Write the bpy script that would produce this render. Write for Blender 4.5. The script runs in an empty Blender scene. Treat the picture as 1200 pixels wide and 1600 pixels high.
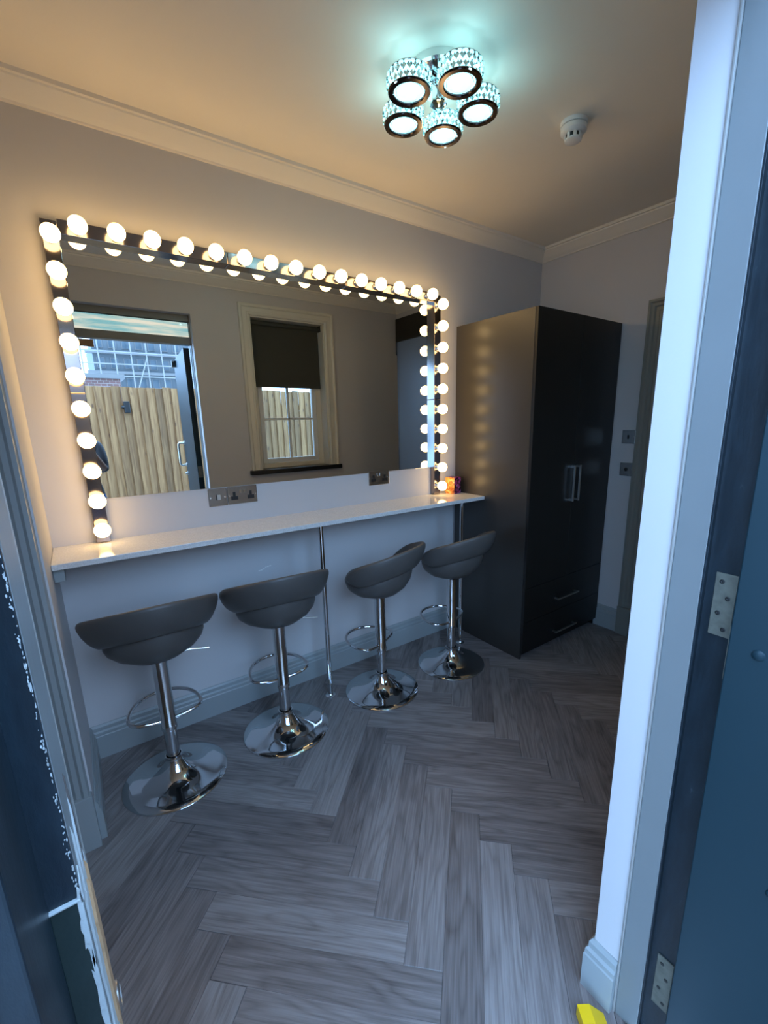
import bpy, bmesh, math, random
from mathutils import Vector, Matrix
random.seed(7)
PI = math.pi
SC = bpy.context.scene
COL = SC.collection

# ------------------------------------------------------------------ camera
CAMP = Vector((0.1673, -2.21545, 1.47143))
CF = Vector((0.56893538, 0.79030839, -0.2274317))
CR = Vector((0.80886978, -0.58768924, -0.01873576))
CU = Vector((0.14846619, 0.17330319, 0.97361378))
cd = bpy.data.cameras.new('camera')
cd.lens = 689.07 * 36.0 / 1600.0
cd.sensor_width = 36.0
cd.sensor_fit = 'AUTO'
cd.shift_x = -(621.09 - 600) / 1600.0
cd.shift_y = (819.61 - 800) / 1600.0
cd.clip_start = 0.01
cd.clip_end = 300
cam = bpy.data.objects.new('camera', cd)
COL.objects.link(cam)
cam.matrix_world = Matrix(((CR.x, CU.x, -CF.x, CAMP.x), (CR.y, CU.y, -CF.y, CAMP.y),
                           (CR.z, CU.z, -CF.z, CAMP.z), (0, 0, 0, 1)))
SC.camera = cam

# ------------------------------------------------------------------ view / light levels
SC.view_settings.view_transform = 'Standard'
SC.view_settings.look = 'None'
SC.view_settings.gamma = 1.0
SC.view_settings.use_curve_mapping = False
SC.view_settings.exposure = 0.0
SKY = 9.2            # strength of the overcast sky
SKY_COL = (0.39, 0.68, 1.12)
BULB = 9.2          # emission of the warm globe bulbs
BULB_COL = (1.0, 0.665, 0.285)
LED = 2.4           # crystal lamp cores
RING_FILL = 0.24        # W per point light added beside each ring for the ceiling glow
LED_COL = (0.42, 0.88, 1.0)

w = bpy.data.worlds.new('World')
SC.world = w
w.use_nodes = True
nt = w.node_tree
nt.nodes.clear()
o_ = nt.nodes.new('ShaderNodeOutputWorld')
b_ = nt.nodes.new('ShaderNodeBackground')
tc = nt.nodes.new('ShaderNodeTexCoord')
nz = nt.nodes.new('ShaderNodeTexNoise')
nz.inputs['Scale'].default_value = 3.2
nz.inputs['Detail'].default_value = 6
cr = nt.nodes.new('ShaderNodeValToRGB')
cr.color_ramp.elements[0].position = 0.38
cr.color_ramp.elements[0].color = (SKY_COL[0] * .72, SKY_COL[1] * .86, SKY_COL[2] * .95, 1)
cr.color_ramp.elements[1].position = 0.62
cr.color_ramp.elements[1].color = (SKY_COL[0] * 1.25, SKY_COL[1] * 1.08, 1.15, 1)
nt.links.new(tc.outputs['Generated'], nz.inputs['Vector'])
nt.links.new(nz.outputs['Fac'], cr.inputs['Fac'])
nt.links.new(cr.outputs['Color'], b_.inputs['Color'])
b_.inputs['Strength'].default_value = SKY
nt.links.new(b_.outputs['Background'], o_.inputs['Surface'])

def portal(loc, sx, sy):
    l = bpy.data.lights.new('daylight_portal', 'AREA')
    l.shape = 'RECTANGLE'; l.size = sx; l.size_y = sy
    l.cycles.is_portal = True
    o = bpy.data.objects.new('daylight_portal', l)
    o.location = loc
    o.rotation_euler = (PI / 2, 0, 0)      # shines towards +y, into the room
    COL.objects.link(o)

# ------------------------------------------------------------------ constants of the room
XL, XR, XN = -0.95, 3.086, 0.04            # left wall, right wall, nib beside the counter
YF, YN, YO = -1.80, -0.50, -1.985          # inner face of entrance wall, nib, outer face
H, HC = 2.626, 2.5525                      # ceiling, underside of coving
DX0, DX1 = 0.121, 1.07                     # entrance opening
DZ = 2.33
WX0, WX1, WZ0, WZ1 = 1.535, 2.235, 1.065, 2.375   # sash window opening

# ------------------------------------------------------------------ materials
def newmat(name):
    m = bpy.data.materials.new(name)
    m.use_nodes = True
    return m, m.node_tree, m.node_tree.nodes['Principled BSDF']

def simple(name, col, rough=0.5, metal=0.0, spec=0.5, bump=0.0, bscale=60, var=0.0, vscale=4, coat=0.0):
    m, t, p = newmat(name)
    p.inputs['Base Color'].default_value = (*col, 1)
    p.inputs['Roughness'].default_value = rough
    p.inputs['Metallic'].default_value = metal
    p.inputs['Specular IOR Level'].default_value = spec
    p.inputs['Coat Weight'].default_value = coat
    c = t.nodes.new('ShaderNodeTexCoord')
    if bump:
        n = t.nodes.new('ShaderNodeTexNoise'); n.inputs['Scale'].default_value = bscale; n.inputs['Detail'].default_value = 4
        b = t.nodes.new('ShaderNodeBump'); b.inputs['Strength'].default_value = bump; b.inputs['Distance'].default_value = 0.002
        t.links.new(c.outputs['Object'], n.inputs['Vector'])
        t.links.new(n.outputs['Fac'], b.inputs['Height'])
        t.links.new(b.outputs['Normal'], p.inputs['Normal'])
    if var:
        n2 = t.nodes.new('ShaderNodeTexNoise'); n2.inputs['Scale'].default_value = vscale; n2.inputs['Detail'].default_value = 5
        r = t.nodes.new('ShaderNodeMapRange')
        r.inputs['To Min'].default_value = 1 - var; r.inputs['To Max'].default_value = 1 + var
        mx = t.nodes.new('ShaderNodeVectorMath'); mx.operation = 'SCALE'
        mx.inputs[0].default_value = col
        t.links.new(c.outputs['Object'], n2.inputs['Vector'])
        t.links.new(n2.outputs['Fac'], r.inputs['Value'])
        t.links.new(r.outputs['Result'], mx.inputs['Scale'])
        t.links.new(mx.outputs['Vector'], p.inputs['Base Color'])
    return m

def emis(name, col, strength):
    m, t, p = newmat(name)
    p.inputs['Base Color'].default_value = (*col, 1)
    p.inputs['Emission Color'].default_value = (*col, 1)
    p.inputs['Emission Strength'].default_value = strength
    return m

M = {}
M['wall'] = simple('wall_paint', (0.60, 0.58, 0.575), 0.62, bump=0.10, bscale=220, var=0.03)
M['ceiling'] = simple('ceiling_paint', (0.86, 0.79, 0.68), 0.75, bump=0.12, bscale=160, var=0.03)
M['coving'] = simple('coving_paint', (0.84, 0.78, 0.68), 0.6)
M['trim'] = simple('trim_paint', (0.33, 0.36, 0.36), 0.38, bump=0.05, bscale=90)
M['trim_dark'] = simple('door_architrave_paint', (0.22, 0.225, 0.20), 0.4, bump=0.05, bscale=90)
M['frame_light'] = simple('entrance_lining_paint', (0.20, 0.215, 0.215), 0.4, bump=0.15, bscale=60, var=0.05, vscale=9)
M['bead'] = simple('bead_paint', (0.30, 0.29, 0.27), 0.35)
M['cream'] = simple('window_gloss_cream', (0.74, 0.70, 0.60), 0.25, bump=0.06, bscale=30)
M['white_gloss'] = simple('sash_white', (0.80, 0.81, 0.80), 0.3)
M['blind'] = simple('blind_fabric', (0.055, 0.055, 0.045), 0.85, bump=0.2, bscale=300)
M['sill'] = simple('sill_black', (0.012, 0.013, 0.015), 0.35)
M['black'] = simple('black_plastic', (0.012, 0.012, 0.012), 0.4)
M['black_panel'] = simple('black_panel', (0.022, 0.019, 0.014), 0.5)
M['chrome'] = simple('chrome', (0.72, 0.73, 0.74), 0.06, 1.0)
M['chrome_dark'] = simple('smoked_chrome', (0.30, 0.26, 0.25), 0.15, 1.0)
M['chrome_smoke'] = simple('black_chrome', (0.10, 0.08, 0.08), 0.12, 1.0)
M['steel'] = simple('brushed_steel', (0.62, 0.61, 0.58), 0.28, 1.0)
M['nickel'] = simple('black_nickel', (0.46, 0.42, 0.38), 0.24, 1.0)
M['old_metal'] = simple('painted_hinge', (0.15, 0.15, 0.12), 0.5, 0.3, bump=0.5, bscale=80, var=0.5, vscale=60)
M['leather'] = simple('seat_leatherette', (0.085, 0.078, 0.072), 0.42, bump=0.12, bscale=260, var=0.10, vscale=14)
M['piping'] = simple('seat_seam', (0.035, 0.035, 0.036), 0.5)
M['wardrobe'] = None
M['leaf'] = simple('door_leaf_blue', (0.0075, 0.0245, 0.033), 0.45, spec=.25, bump=0.08, bscale=40, var=0.08, vscale=5)
M['yellow'] = simple('yellow_plastic', (0.80, 0.50, 0.004), 0.4)
M['paving'] = simple('paving', (0.26, 0.24, 0.22), 0.9, bump=0.5, bscale=30, var=0.15)
M['render'] = simple('outside_render', (0.55, 0.53, 0.50), 0.9, bump=0.4, bscale=60)
M['lintel'] = simple('tan_board', (0.36, 0.22, 0.11), 0.5)
M['socket_white'] = simple('switch_insert', (0.62, 0.62, 0.60), 0.3, 0.6)
M['cladding'] = simple('building_cladding', (0.06, 0.07, 0.075), 0.7)
M['slab'] = simple('building_slab', (0.12, 0.115, 0.11), 0.8)
M['bwin'] = simple('building_window_dark', (0.03, 0.045, 0.055), 0.2)
M['scaf'] = simple('scaffold_tube', (0.16, 0.15, 0.14), 0.5, 0.0)
M['bare_wood'] = simple('bare_splintered_wood', (0.42, 0.24, 0.12), 0.8, bump=0.8, bscale=120, var=0.35, vscale=50)
M['chip'] = simple('exposed_undercoat', (0.45, 0.47, 0.46), 0.6, bump=0.8, bscale=90, var=0.1, vscale=30)

def wardrobe_mat():
    m, t, p = newmat('wardrobe_black_ash')
    c = t.nodes.new('ShaderNodeTexCoord')
    mp = t.nodes.new('ShaderNodeMapping'); mp.inputs['Scale'].default_value = (14, 14, 0.7)
    n = t.nodes.new('ShaderNodeTexNoise'); n.inputs['Scale'].default_value = 5; n.inputs['Detail'].default_value = 6
    r = t.nodes.new('ShaderNodeValToRGB')
    r.color_ramp.elements[0].color = (0.006, 0.0055, 0.005, 1)
    r.color_ramp.elements[1].color = (0.012, 0.011, 0.010, 1)
    t.links.new(c.outputs['Object'], mp.inputs['Vector']); t.links.new(mp.outputs['Vector'], n.inputs['Vector'])
    t.links.new(n.outputs['Fac'], r.inputs['Fac']); t.links.new(r.outputs['Color'], p.inputs['Base Color'])
    p.inputs['Roughness'].default_value = 0.38
    p.inputs['Specular IOR Level'].default_value = 0.5
    b = t.nodes.new('ShaderNodeBump'); b.inputs['Strength'].default_value = 0.08; b.inputs['Distance'].default_value = 0.001
    t.links.new(n.outputs['Fac'], b.inputs['Height']); t.links.new(b.outputs['Normal'], p.inputs['Normal'])
    return m
M['wardrobe'] = wardrobe_mat()
M['wardrobe_side'] = simple('wardrobe_side_warm_glow', (0.020, 0.016, 0.012), 0.52, spec=.75)  # base lighter and browner than the doors, paints in the bulbs' warm glow
_p = M['wardrobe_side'].node_tree.nodes['Principled BSDF']
_p.inputs['Coat Weight'].default_value = .55
_p.inputs['Coat Roughness'].default_value = .27

def plank_mat():
    m, t, p = newmat('grey_oak_vinyl')
    N = t.nodes; L = t.links
    c = N.new('ShaderNodeTexCoord'); oi = N.new('ShaderNodeObjectInfo')
    off = N.new('ShaderNodeVectorMath'); off.operation = 'MULTIPLY_ADD'
    cx = N.new('ShaderNodeCombineXYZ')
    mul = N.new('ShaderNodeMath'); mul.operation = 'MULTIPLY'; mul.inputs[1].default_value = 37.0
    L.new(oi.outputs['Random'], mul.inputs[0])
    L.new(mul.outputs[0], cx.inputs['X']); L.new(mul.outputs[0], cx.inputs['Y']); L.new(mul.outputs[0], cx.inputs['Z'])
    off.inputs[1].default_value = (1, 1, 1)
    L.new(c.outputs['Object'], off.inputs[0]); L.new(cx.outputs[0], off.inputs[2])
    # fine streaks
    mp = N.new('ShaderNodeMapping'); mp.inputs['Scale'].default_value = (5, 170, 1)
    n1 = N.new('ShaderNodeTexNoise'); n1.inputs['Scale'].default_value = 1.0; n1.inputs['Detail'].default_value = 7; n1.inputs['Roughness'].default_value = .65
    L.new(off.outputs[0], mp.inputs['Vector']); L.new(mp.outputs[0], n1.inputs['Vector'])
    # cathedral grain: rings from a slowly warped distance field
    mp2 = N.new('ShaderNodeMapping'); mp2.inputs['Scale'].default_value = (1.8, 11, 1)
    n2 = N.new('ShaderNodeTexNoise'); n2.inputs['Scale'].default_value = 1.0; n2.inputs['Detail'].default_value = 2.0
    L.new(off.outputs[0], mp2.inputs['Vector']); L.new(mp2.outputs[0], n2.inputs['Vector'])
    m2 = N.new('ShaderNodeMath'); m2.operation = 'MULTIPLY'; m2.inputs[1].default_value = 24
    L.new(n2.outputs['Fac'], m2.inputs[0])
    sn = N.new('ShaderNodeMath'); sn.operation = 'SINE'; L.new(m2.outputs[0], sn.inputs[0])
    ab = N.new('ShaderNodeMath'); ab.operation = 'ABSOLUTE'; L.new(sn.outputs[0], ab.inputs[0])
    # large tone patches
    mp3 = N.new('ShaderNodeMapping'); mp3.inputs['Scale'].default_value = (2.2, 7, 1)
    n3 = N.new('ShaderNodeTexNoise'); n3.inputs['Scale'].default_value = 1.0; n3.inputs['Detail'].default_value = 3
    L.new(off.outputs[0], mp3.inputs['Vector']); L.new(mp3.outputs[0], n3.inputs['Vector'])
    a1 = N.new('ShaderNodeMath'); a1.operation = 'MULTIPLY_ADD'; a1.inputs[1].default_value = 0.64; 
    L.new(n1.outputs['Fac'], a1.inputs[0])
    a2 = N.new('ShaderNodeMath'); a2.operation = 'MULTIPLY'; a2.inputs[1].default_value = 0.13
    L.new(ab.outputs[0], a2.inputs[0]); L.new(a2.outputs[0], a1.inputs[2])
    a3 = N.new('ShaderNodeMath'); a3.operation = 'MULTIPLY_ADD'; a3.inputs[1].default_value = 0.26
    L.new(n3.outputs['Fac'], a3.inputs[0]); L.new(a1.outputs[0], a3.inputs[2])
    a4 = N.new('ShaderNodeMath'); a4.operation = 'MULTIPLY_ADD'; a4.inputs[1].default_value = 0.20
    L.new(oi.outputs['Random'], a4.inputs[0]); L.new(a3.outputs[0], a4.inputs[2])
    r = N.new('ShaderNodeValToRGB')
    e = r.color_ramp.elements
    e[0].position = 0.34; e[0].color = (0.080, 0.068, 0.064, 1)
    e[1].position = 0.86; e[1].color = (0.33, 0.295, 0.280, 1)
    q = r.color_ramp.elements.new(0.58); q.color = (0.185, 0.158, 0.149, 1)
    L.new(a4.outputs[0], r.inputs['Fac'])
    L.new(r.outputs['Color'], p.inputs['Base Color'])
    p.inputs['Roughness'].default_value = 0.42
    p.inputs['Specular IOR Level'].default_value = 0.45
    b = N.new('ShaderNodeBump'); b.inputs['Strength'].default_value = 0.25; b.inputs['Distance'].default_value = 0.001
    L.new(n1.outputs['Fac'], b.inputs['Height']); L.new(b.outputs['Normal'], p.inputs['Normal'])
    return m
M['plank'] = plank_mat()
M['subfloor'] = simple('subfloor', (0.03, 0.027, 0.025), 0.9)

def board_mat():
    m, t, p = newmat('fence_board')
    N = t.nodes; L = t.links
    c = N.new('ShaderNodeTexCoord'); oi = N.new('ShaderNodeObjectInfo')
    mul = N.new('ShaderNodeMath'); mul.operation = 'MULTIPLY'; mul.inputs[1].default_value = 53.0
    L.new(oi.outputs['Random'], mul.inputs[0])
    cx = N.new('ShaderNodeCombineXYZ'); L.new(mul.outputs[0], cx.inputs['X']); L.new(mul.outputs[0], cx.inputs['Z'])
    ad = N.new('ShaderNodeVectorMath'); L.new(c.outputs['Object'], ad.inputs[0]); L.new(cx.outputs[0], ad.inputs[1])
    mp = N.new('ShaderNodeMapping'); mp.inputs['Scale'].default_value = (40, 1, 2.2)
    L.new(ad.outputs[0], mp.inputs['Vector'])
    n = N.new('ShaderNodeTexNoise'); n.inputs['Scale'].default_value = 1; n.inputs['Detail'].default_value = 6; n.inputs['Distortion'].default_value = .6
    L.new(mp.outputs[0], n.inputs['Vector'])
    r = N.new('ShaderNodeValToRGB')
    r.color_ramp.elements[0].position = .3; r.color_ramp.elements[0].color = (0.150, 0.068, 0.022, 1)
    r.color_ramp.elements[1].position = .72; r.color_ramp.elements[1].color = (0.32, 0.172, 0.068, 1)
    L.new(n.outputs['Fac'], r.inputs['Fac'])
    # knots
    mk = N.new('ShaderNodeMapping'); mk.inputs['Scale'].default_value = (9, 1, 4)
    L.new(ad.outputs[0], mk.inputs['Vector'])
    v = N.new('ShaderNodeTexVoronoi'); v.inputs['Scale'].default_value = 1.0
    L.new(mk.outputs[0], v.inputs['Vector'])
    k = N.new('ShaderNodeMapRange'); k.inputs['From Min'].default_value = 0.06; k.inputs['From Max'].default_value = 0.16
    L.new(v.outputs['Distance'], k.inputs['Value'])
    mx = N.new('ShaderNodeMix'); mx.data_type = 'RGBA'; mx.inputs['A'].default_value = (0.10, 0.045, 0.02, 1)
    L.new(k.outputs['Result'], mx.inputs['Factor']); L.new(r.outputs['Color'], mx.inputs['B'])
    hv = N.new('ShaderNodeHueSaturation'); mr = N.new('ShaderNodeMapRange'); mr.inputs['To Min'].default_value = .72; mr.inputs['To Max'].default_value = 1.25
    L.new(oi.outputs['Random'], mr.inputs['Value']); L.new(mr.outputs[0], hv.inputs['Value']); L.new(mx.outputs['Result'], hv.inputs['Color'])
    L.new(hv.outputs['Color'], p.inputs['Base Color'])
    p.inputs['Roughness'].default_value = .8
    return m
M['board'] = board_mat()

def quartz_mat():
    m, t, p = newmat('white_sparkle_quartz')
    N = t.nodes; L = t.links
    c = N.new('ShaderNodeTexCoord')
    v = N.new('ShaderNodeTexVoronoi'); v.inputs['Scale'].default_value = 260
    L.new(c.outputs['Object'], v.inputs['Vector'])
    r = N.new('ShaderNodeValToRGB')
    r.color_ramp.elements[0].position = 0.0; r.color_ramp.elements[0].color = (0.80, 0.78, 0.75, 1)
    r.color_ramp.elements[1].position = 1.0; r.color_ramp.elements[1].color = (0.66, 0.64, 0.61, 1)
    sp = N.new('ShaderNodeSeparateColor'); L.new(v.outputs['Color'], sp.inputs[0])
    L.new(sp.outputs[0], r.inputs['Fac']); L.new(r.outputs['Color'], p.inputs['Base Color'])
    p.inputs['Roughness'].default_value = 0.10
    return m
M['quartz'] = quartz_mat()

def mirror_mat():
    m, t, p = newmat('mirror_silver')
    p.inputs['Base Color'].default_value = (0.80, 0.82, 0.80, 1)
    p.inputs['Metallic'].default_value = 1
    p.inputs['Roughness'].default_value = 0.0
    return m
M['mirror'] = mirror_mat()

def glass_mat():
    m, t, p = newmat('window_glass')
    N = t.nodes; L = t.links
    N.remove(p)
    tr = N.new('ShaderNodeBsdfTransparent'); tr.inputs['Color'].default_value = (0.93, 0.97, 0.97, 1)
    g = N.new('ShaderNodeBsdfGlossy'); g.inputs['Roughness'].default_value = 0.02
    f = N.new('ShaderNodeFresnel'); f.inputs['IOR'].default_value = 1.45
    mx = N.new('ShaderNodeMixShader')
    L.new(f.outputs[0], mx.inputs['Fac']); L.new(tr.outputs[0], mx.inputs[1]); L.new(g.outputs[0], mx.inputs[2])
    L.new(mx.outputs[0], N['Material Output'].inputs['Surface'])
    return m
M['glass'] = glass_mat()

def dimmed_glass():  # streaked tint put into the glass to dim the overbright sky behind
    m, t, p = newmat('transom_glass_dimmed')
    N = t.nodes; L = t.links; N.remove(p)
    c = N.new('ShaderNodeTexCoord'); mp = N.new('ShaderNodeMapping'); mp.inputs['Scale'].default_value = (3, 1, 34)
    n = N.new('ShaderNodeTexNoise'); n.inputs['Scale'].default_value = 1.3; n.inputs['Detail'].default_value = 5
    r = N.new('ShaderNodeValToRGB')
    r.color_ramp.elements[0].position = .40; r.color_ramp.elements[0].color = (.26, .31, .26, 1)
    r.color_ramp.elements[1].position = .64; r.color_ramp.elements[1].color = (.48, .38, .28, 1)
    tr = N.new('ShaderNodeBsdfTransparent'); g = N.new('ShaderNodeBsdfGlossy'); g.inputs['Roughness'].default_value = .05
    mx = N.new('ShaderNodeMixShader'); mx.inputs['Fac'].default_value = .04
    L.new(c.outputs['Object'], mp.inputs['Vector']); L.new(mp.outputs[0], n.inputs['Vector']); L.new(n.outputs['Fac'], r.inputs['Fac'])
    L.new(r.outputs['Color'], tr.inputs['Color']); L.new(tr.outputs[0], mx.inputs[1]); L.new(g.outputs[0], mx.inputs[2])
    L.new(mx.outputs[0], N['Material Output'].inputs['Surface'])
    return m
M['glass_dimmed'] = dimmed_glass()

def crystal_mat():
    m, t, p = newmat('cut_crystal')
    N = t.nodes; L = t.links
    N.remove(p)
    tr = N.new('ShaderNodeBsdfGlass'); tr.inputs['Color'].default_value = (0.92, 1.0, 1.0, 1)
    tr.inputs['Roughness'].default_value = 0.0; tr.inputs['IOR'].default_value = 1.5
    L.new(tr.outputs[0], N['Material Output'].inputs['Surface'])
    return m
M['crystal'] = crystal_mat()
M['led'] = emis('led_core', LED_COL, LED)
M['bulb'] = emis('bulb_glow', BULB_COL, BULB)

def dark_frame_mat():
    m, t, p = newmat('scuffed_dark_blue_paint')
    N = t.nodes; L = t.links
    c = N.new('ShaderNodeTexCoord')
    n = N.new('ShaderNodeTexNoise'); n.inputs['Scale'].default_value = 26; n.inputs['Detail'].default_value = 8; n.inputs['Roughness'].default_value = .7
    mp = N.new('ShaderNodeMapping'); mp.inputs['Scale'].default_value = (1.6, 1.6, .45)
    L.new(c.outputs['Object'], mp.inputs['Vector']); L.new(mp.outputs[0], n.inputs['Vector'])
    r = N.new('ShaderNodeValToRGB')
    e = r.color_ramp.elements
    e[0].position = .42; e[0].color = (0.006, 0.013, 0.019, 1)
    e[1].position = .80; e[1].color = (0.16, 0.19, 0.20, 1)
    q = e.new(.64); q.color = (0.011, 0.022, 0.031, 1)
    L.new(n.outputs['Fac'], r.inputs['Fac']); L.new(r.outputs['Color'], p.inputs['Base Color'])
    p.inputs['Roughness'].default_value = .38
    b = N.new('ShaderNodeBump'); b.inputs['Strength'].default_value = .3; b.inputs['Distance'].default_value = .002
    L.new(n.outputs['Fac'], b.inputs['Height']); L.new(b.outputs['Normal'], p.inputs['Normal'])
    return m
M['frame_dark'] = dark_frame_mat()

def brick_mat():
    m, t, p = newmat('distant_red_brick')
    N = t.nodes; L = t.links
    c = N.new('ShaderNodeTexCoord')
    mp = N.new('ShaderNodeMapping'); mp.inputs['Rotation'].default_value = (PI / 2, 0, 0)
    br = N.new('ShaderNodeTexBrick'); br.inputs['Scale'].default_value = 4
    br.inputs['Color1'].default_value = (.12, .045, .035, 1); br.inputs['Color2'].default_value = (.09, .04, .03, 1)
    br.inputs['Mortar'].default_value = (.2, .16, .14, 1)
    L.new(c.outputs['Object'], mp.inputs['Vector']); L.new(mp.outputs[0], br.inputs['Vector'])
    L.new(br.outputs['Color'], p.inputs['Base Color'])
    return m
M['brick'] = brick_mat()

def print_mat(name, cols, scale):
    m, t, p = newmat(name)
    N = t.nodes; L = t.links
    c = N.new('ShaderNodeTexCoord')
    n = N.new('ShaderNodeTexNoise'); n.inputs['Scale'].default_value = scale; n.inputs['Detail'].default_value = 3; n.inputs['Distortion'].default_value = 1.5
    L.new(c.outputs['Object'], n.inputs['Vector'])
    r = N.new('ShaderNodeValToRGB')
    r.color_ramp.elements[0].position = cols[0][0]; r.color_ramp.elements[0].color = (*cols[0][1], 1)
    r.color_ramp.elements[1].position = cols[-1][0]; r.color_ramp.elements[1].color = (*cols[-1][1], 1)
    for pos, cc in cols[1:-1]:
        q = r.color_ramp.elements.new(pos); q.color = (*cc, 1)
    L.new(n.outputs['Fac'], r.inputs['Fac']); L.new(r.outputs['Color'], p.inputs['Base Color'])
    p.inputs['Roughness'].default_value = .25
    return m
M['print_a'] = print_mat('carton_print_magenta', [(.35, (.02, .015, .02)), (.47, (.05, .02, .04)), (.52, (.55, .03, .16)), (.58, (.25, .05, .25)), (.68, (.6, .5, .5))], 26)
M['print_b'] = print_mat('carton_print_orange', [(.35, (.25, .05, .02)), (.5, (.75, .28, .05)), (.62, (.8, .62, .2)), (.7, (.15, .1, .05))], 22)

# ------------------------------------------------------------------ mesh helpers
def link(name, bm, mat, parent=None, smooth=False, loc=None, rot=None):
    me = bpy.data.meshes.new(name)
    bm.normal_update()
    bm.to_mesh(me); bm.free()
    mats = mat if isinstance(mat, (list, tuple)) else [mat]
    for mm in mats: me.materials.append(mm)
    if smooth:
        for f in me.polygons: f.use_smooth = True
        if smooth != 'all':
            me.set_sharp_from_angle(angle=math.radians(38))
    o = bpy.data.objects.new(name, me)
    COL.objects.link(o)
    if parent: o.parent = parent
    if loc is not None: o.location = loc
    if rot is not None: o.rotation_euler = rot
    return o

def thing(name, label, cat, loc=(0, 0, 0), rz=0, group=None):
    o = bpy.data.objects.new(name, None)
    o.empty_display_size = .05
    COL.objects.link(o)
    o.location = loc; o.rotation_euler = (0, 0, rz)
    o['label'] = label; o['category'] = cat
    if group: o['group'] = group
    return o

def tag(o, label, cat, group=None):
    o['label'] = label; o['category'] = cat
    if group: o['group'] = group
    return o

def struct(name, bm, mat, label=None, cat=None, parent=None, smooth=False):
    o = link(name, bm, mat, parent, smooth)
    if parent is None: o['kind'] = 'structure'
    if label: o['label'] = label
    if cat: o['category'] = cat
    return o

def B(): return bmesh.new()

def box(bm, a, b, bev=0.0, mi=0, mat=None):
    r = bmesh.ops.create_cube(bm, size=1.0)
    vs = r['verts']
    c = [(a[i] + b[i]) / 2 for i in range(3)]
    s = [abs(b[i] - a[i]) for i in range(3)]
    for v in vs:
        v.co = Vector((c[0] + v.co.x * s[0], c[1] + v.co.y * s[1], c[2] + v.co.z * s[2]))
    fs = list({f for v in vs for f in v.link_faces})
    for f in fs: f.material_index = mi
    if bev:
        es = list({e for v in vs for e in v.link_edges})
        rr = bmesh.ops.bevel(bm, geom=es, offset=bev, segments=2, affect='EDGES', profile=.5)
        vs = list({v for v in rr['verts']} | {v for v in vs if v.is_valid})
        for f in rr['faces']: f.material_index = mi
    if mat is not None:
        bmesh.ops.transform(bm, matrix=mat, verts=[v for v in vs if v.is_valid])
    return vs

def lathe(bm, prof, seg=32, mat=None, close=True, mi=0):
    rings = []
    for r, z in prof:
        if r < 1e-6:
            rings.append([bm.verts.new((0, 0, z))])
        else:
            rings.append([bm.verts.new((r * math.cos(2 * PI * i / seg), r * math.sin(2 * PI * i / seg), z)) for i in range(seg)])
    for a, b in zip(rings[:-1], rings[1:]):
        for i in range(seg):
            j = (i + 1) % seg
            if len(a) == 1 and len(b) == 1: continue
            if len(a) == 1: f = bm.faces.new((a[0], b[j], b[i]))
            elif len(b) == 1: f = bm.faces.new((a[i], a[j], b[0]))
            else: f = bm.faces.new((a[i], a[j], b[j], b[i]))
            f.material_index = mi
    if close:
        for rg, flip in ((rings[0], True), (rings[-1], False)):
            if len(rg) > 1:
                f = bm.faces.new(rg[::-1] if flip else rg); f.material_index = mi
    vs = [v for rg in rings for v in rg]
    if mat is not None: bmesh.ops.transform(bm, matrix=mat, verts=vs)
    return vs

def tube(bm, pts, r, seg=10, closed=False):
    pts = [Vector(p) for p in pts]
    n = len(pts); rings = []
    up = Vector((0, 0, 1))
    prev = None
    for i, p in enumerate(pts):
        if closed: t = (pts[(i + 1) % n] - pts[i - 1]).normalized()
        else: t = (pts[min(i + 1, n - 1)] - pts[max(i - 1, 0)]).normalized()
        if prev is None:
            a = t.cross(up)
            if a.length < 1e-3: a = t.cross(Vector((1, 0, 0)))
            a.normalize()
        else:
            a = (prev - t * prev.dot(t)).normalized()
        prev = a
        b = t.cross(a)
        rr = r[i] if isinstance(r, (list, tuple)) else r
        rings.append([bm.verts.new(p + a * rr * math.cos(2 * PI * k / seg) + b * rr * math.sin(2 * PI * k / seg)) for k in range(seg)])
    m = n if closed else n - 1
    for i in range(m):
        A, Bq = rings[i], rings[(i + 1) % n]
        for k in range(seg):
            l = (k + 1) % seg
            bm.faces.new((A[k], A[l], Bq[l], Bq[k]))
    if not closed:
        bm.faces.new(rings[0][::-1]); bm.faces.new(rings[-1])
    bmesh.ops.recalc_face_normals(bm, faces=bm.faces[:])

def sweep(path, prof, mapf, closed=False, only=None, ends=None):
    """path: 2-D points; prof: (offset to the left of travel, depth); mitred corners."""
    bm = B()
    P = [Vector(p) for p in path]; n = len(P)
    def nrm(a, b):
        d = (b - a).normalized(); return Vector((-d.y, d.x))
    mit = []
    for i in range(n):
        if closed or 0 < i < n - 1:
            n1 = nrm(P[i - 1], P[i]); n2 = nrm(P[i], P[(i + 1) % n])
            s = n1 + n2; mit.append(s * (2 / s.dot(s)) if s.length > 1e-6 else n1)
        elif i == 0: mit.append(nrm(P[0], P[1]))
        else: mit.append(nrm(P[-2], P[-1]))
    segs = range(n if closed else n - 1) if only is None else only
    for i in segs:
        j = (i + 1) % n
        a = [bm.verts.new(mapf(*(P[i] + mit[i] * o), d)) for o, d in prof]
        b = [bm.verts.new(mapf(*(P[j] + mit[j] * o), d)) for o, d in prof]
        for k in range(len(prof)):
            l = (k + 1) % len(prof)
            bm.faces.new((a[k], b[k], b[l], a[l]))
        bm.faces.new(a); bm.faces.new(b[::-1])
    bmesh.ops.recalc_face_normals(bm, faces=bm.faces[:])
    return bm

def tree_copy(root, loc, rz, label, group=None):
    r = root.copy(); COL.objects.link(r)
    r.location = loc; r.rotation_euler = (0, 0, rz); r['label'] = label
    if group: r['group'] = group
    for ch in list(root.children):
        c = ch.copy(); COL.objects.link(c); c.parent = r
        for g in list(ch.children):
            d = g.copy(); COL.objects.link(d); d.parent = c
    return r

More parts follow.
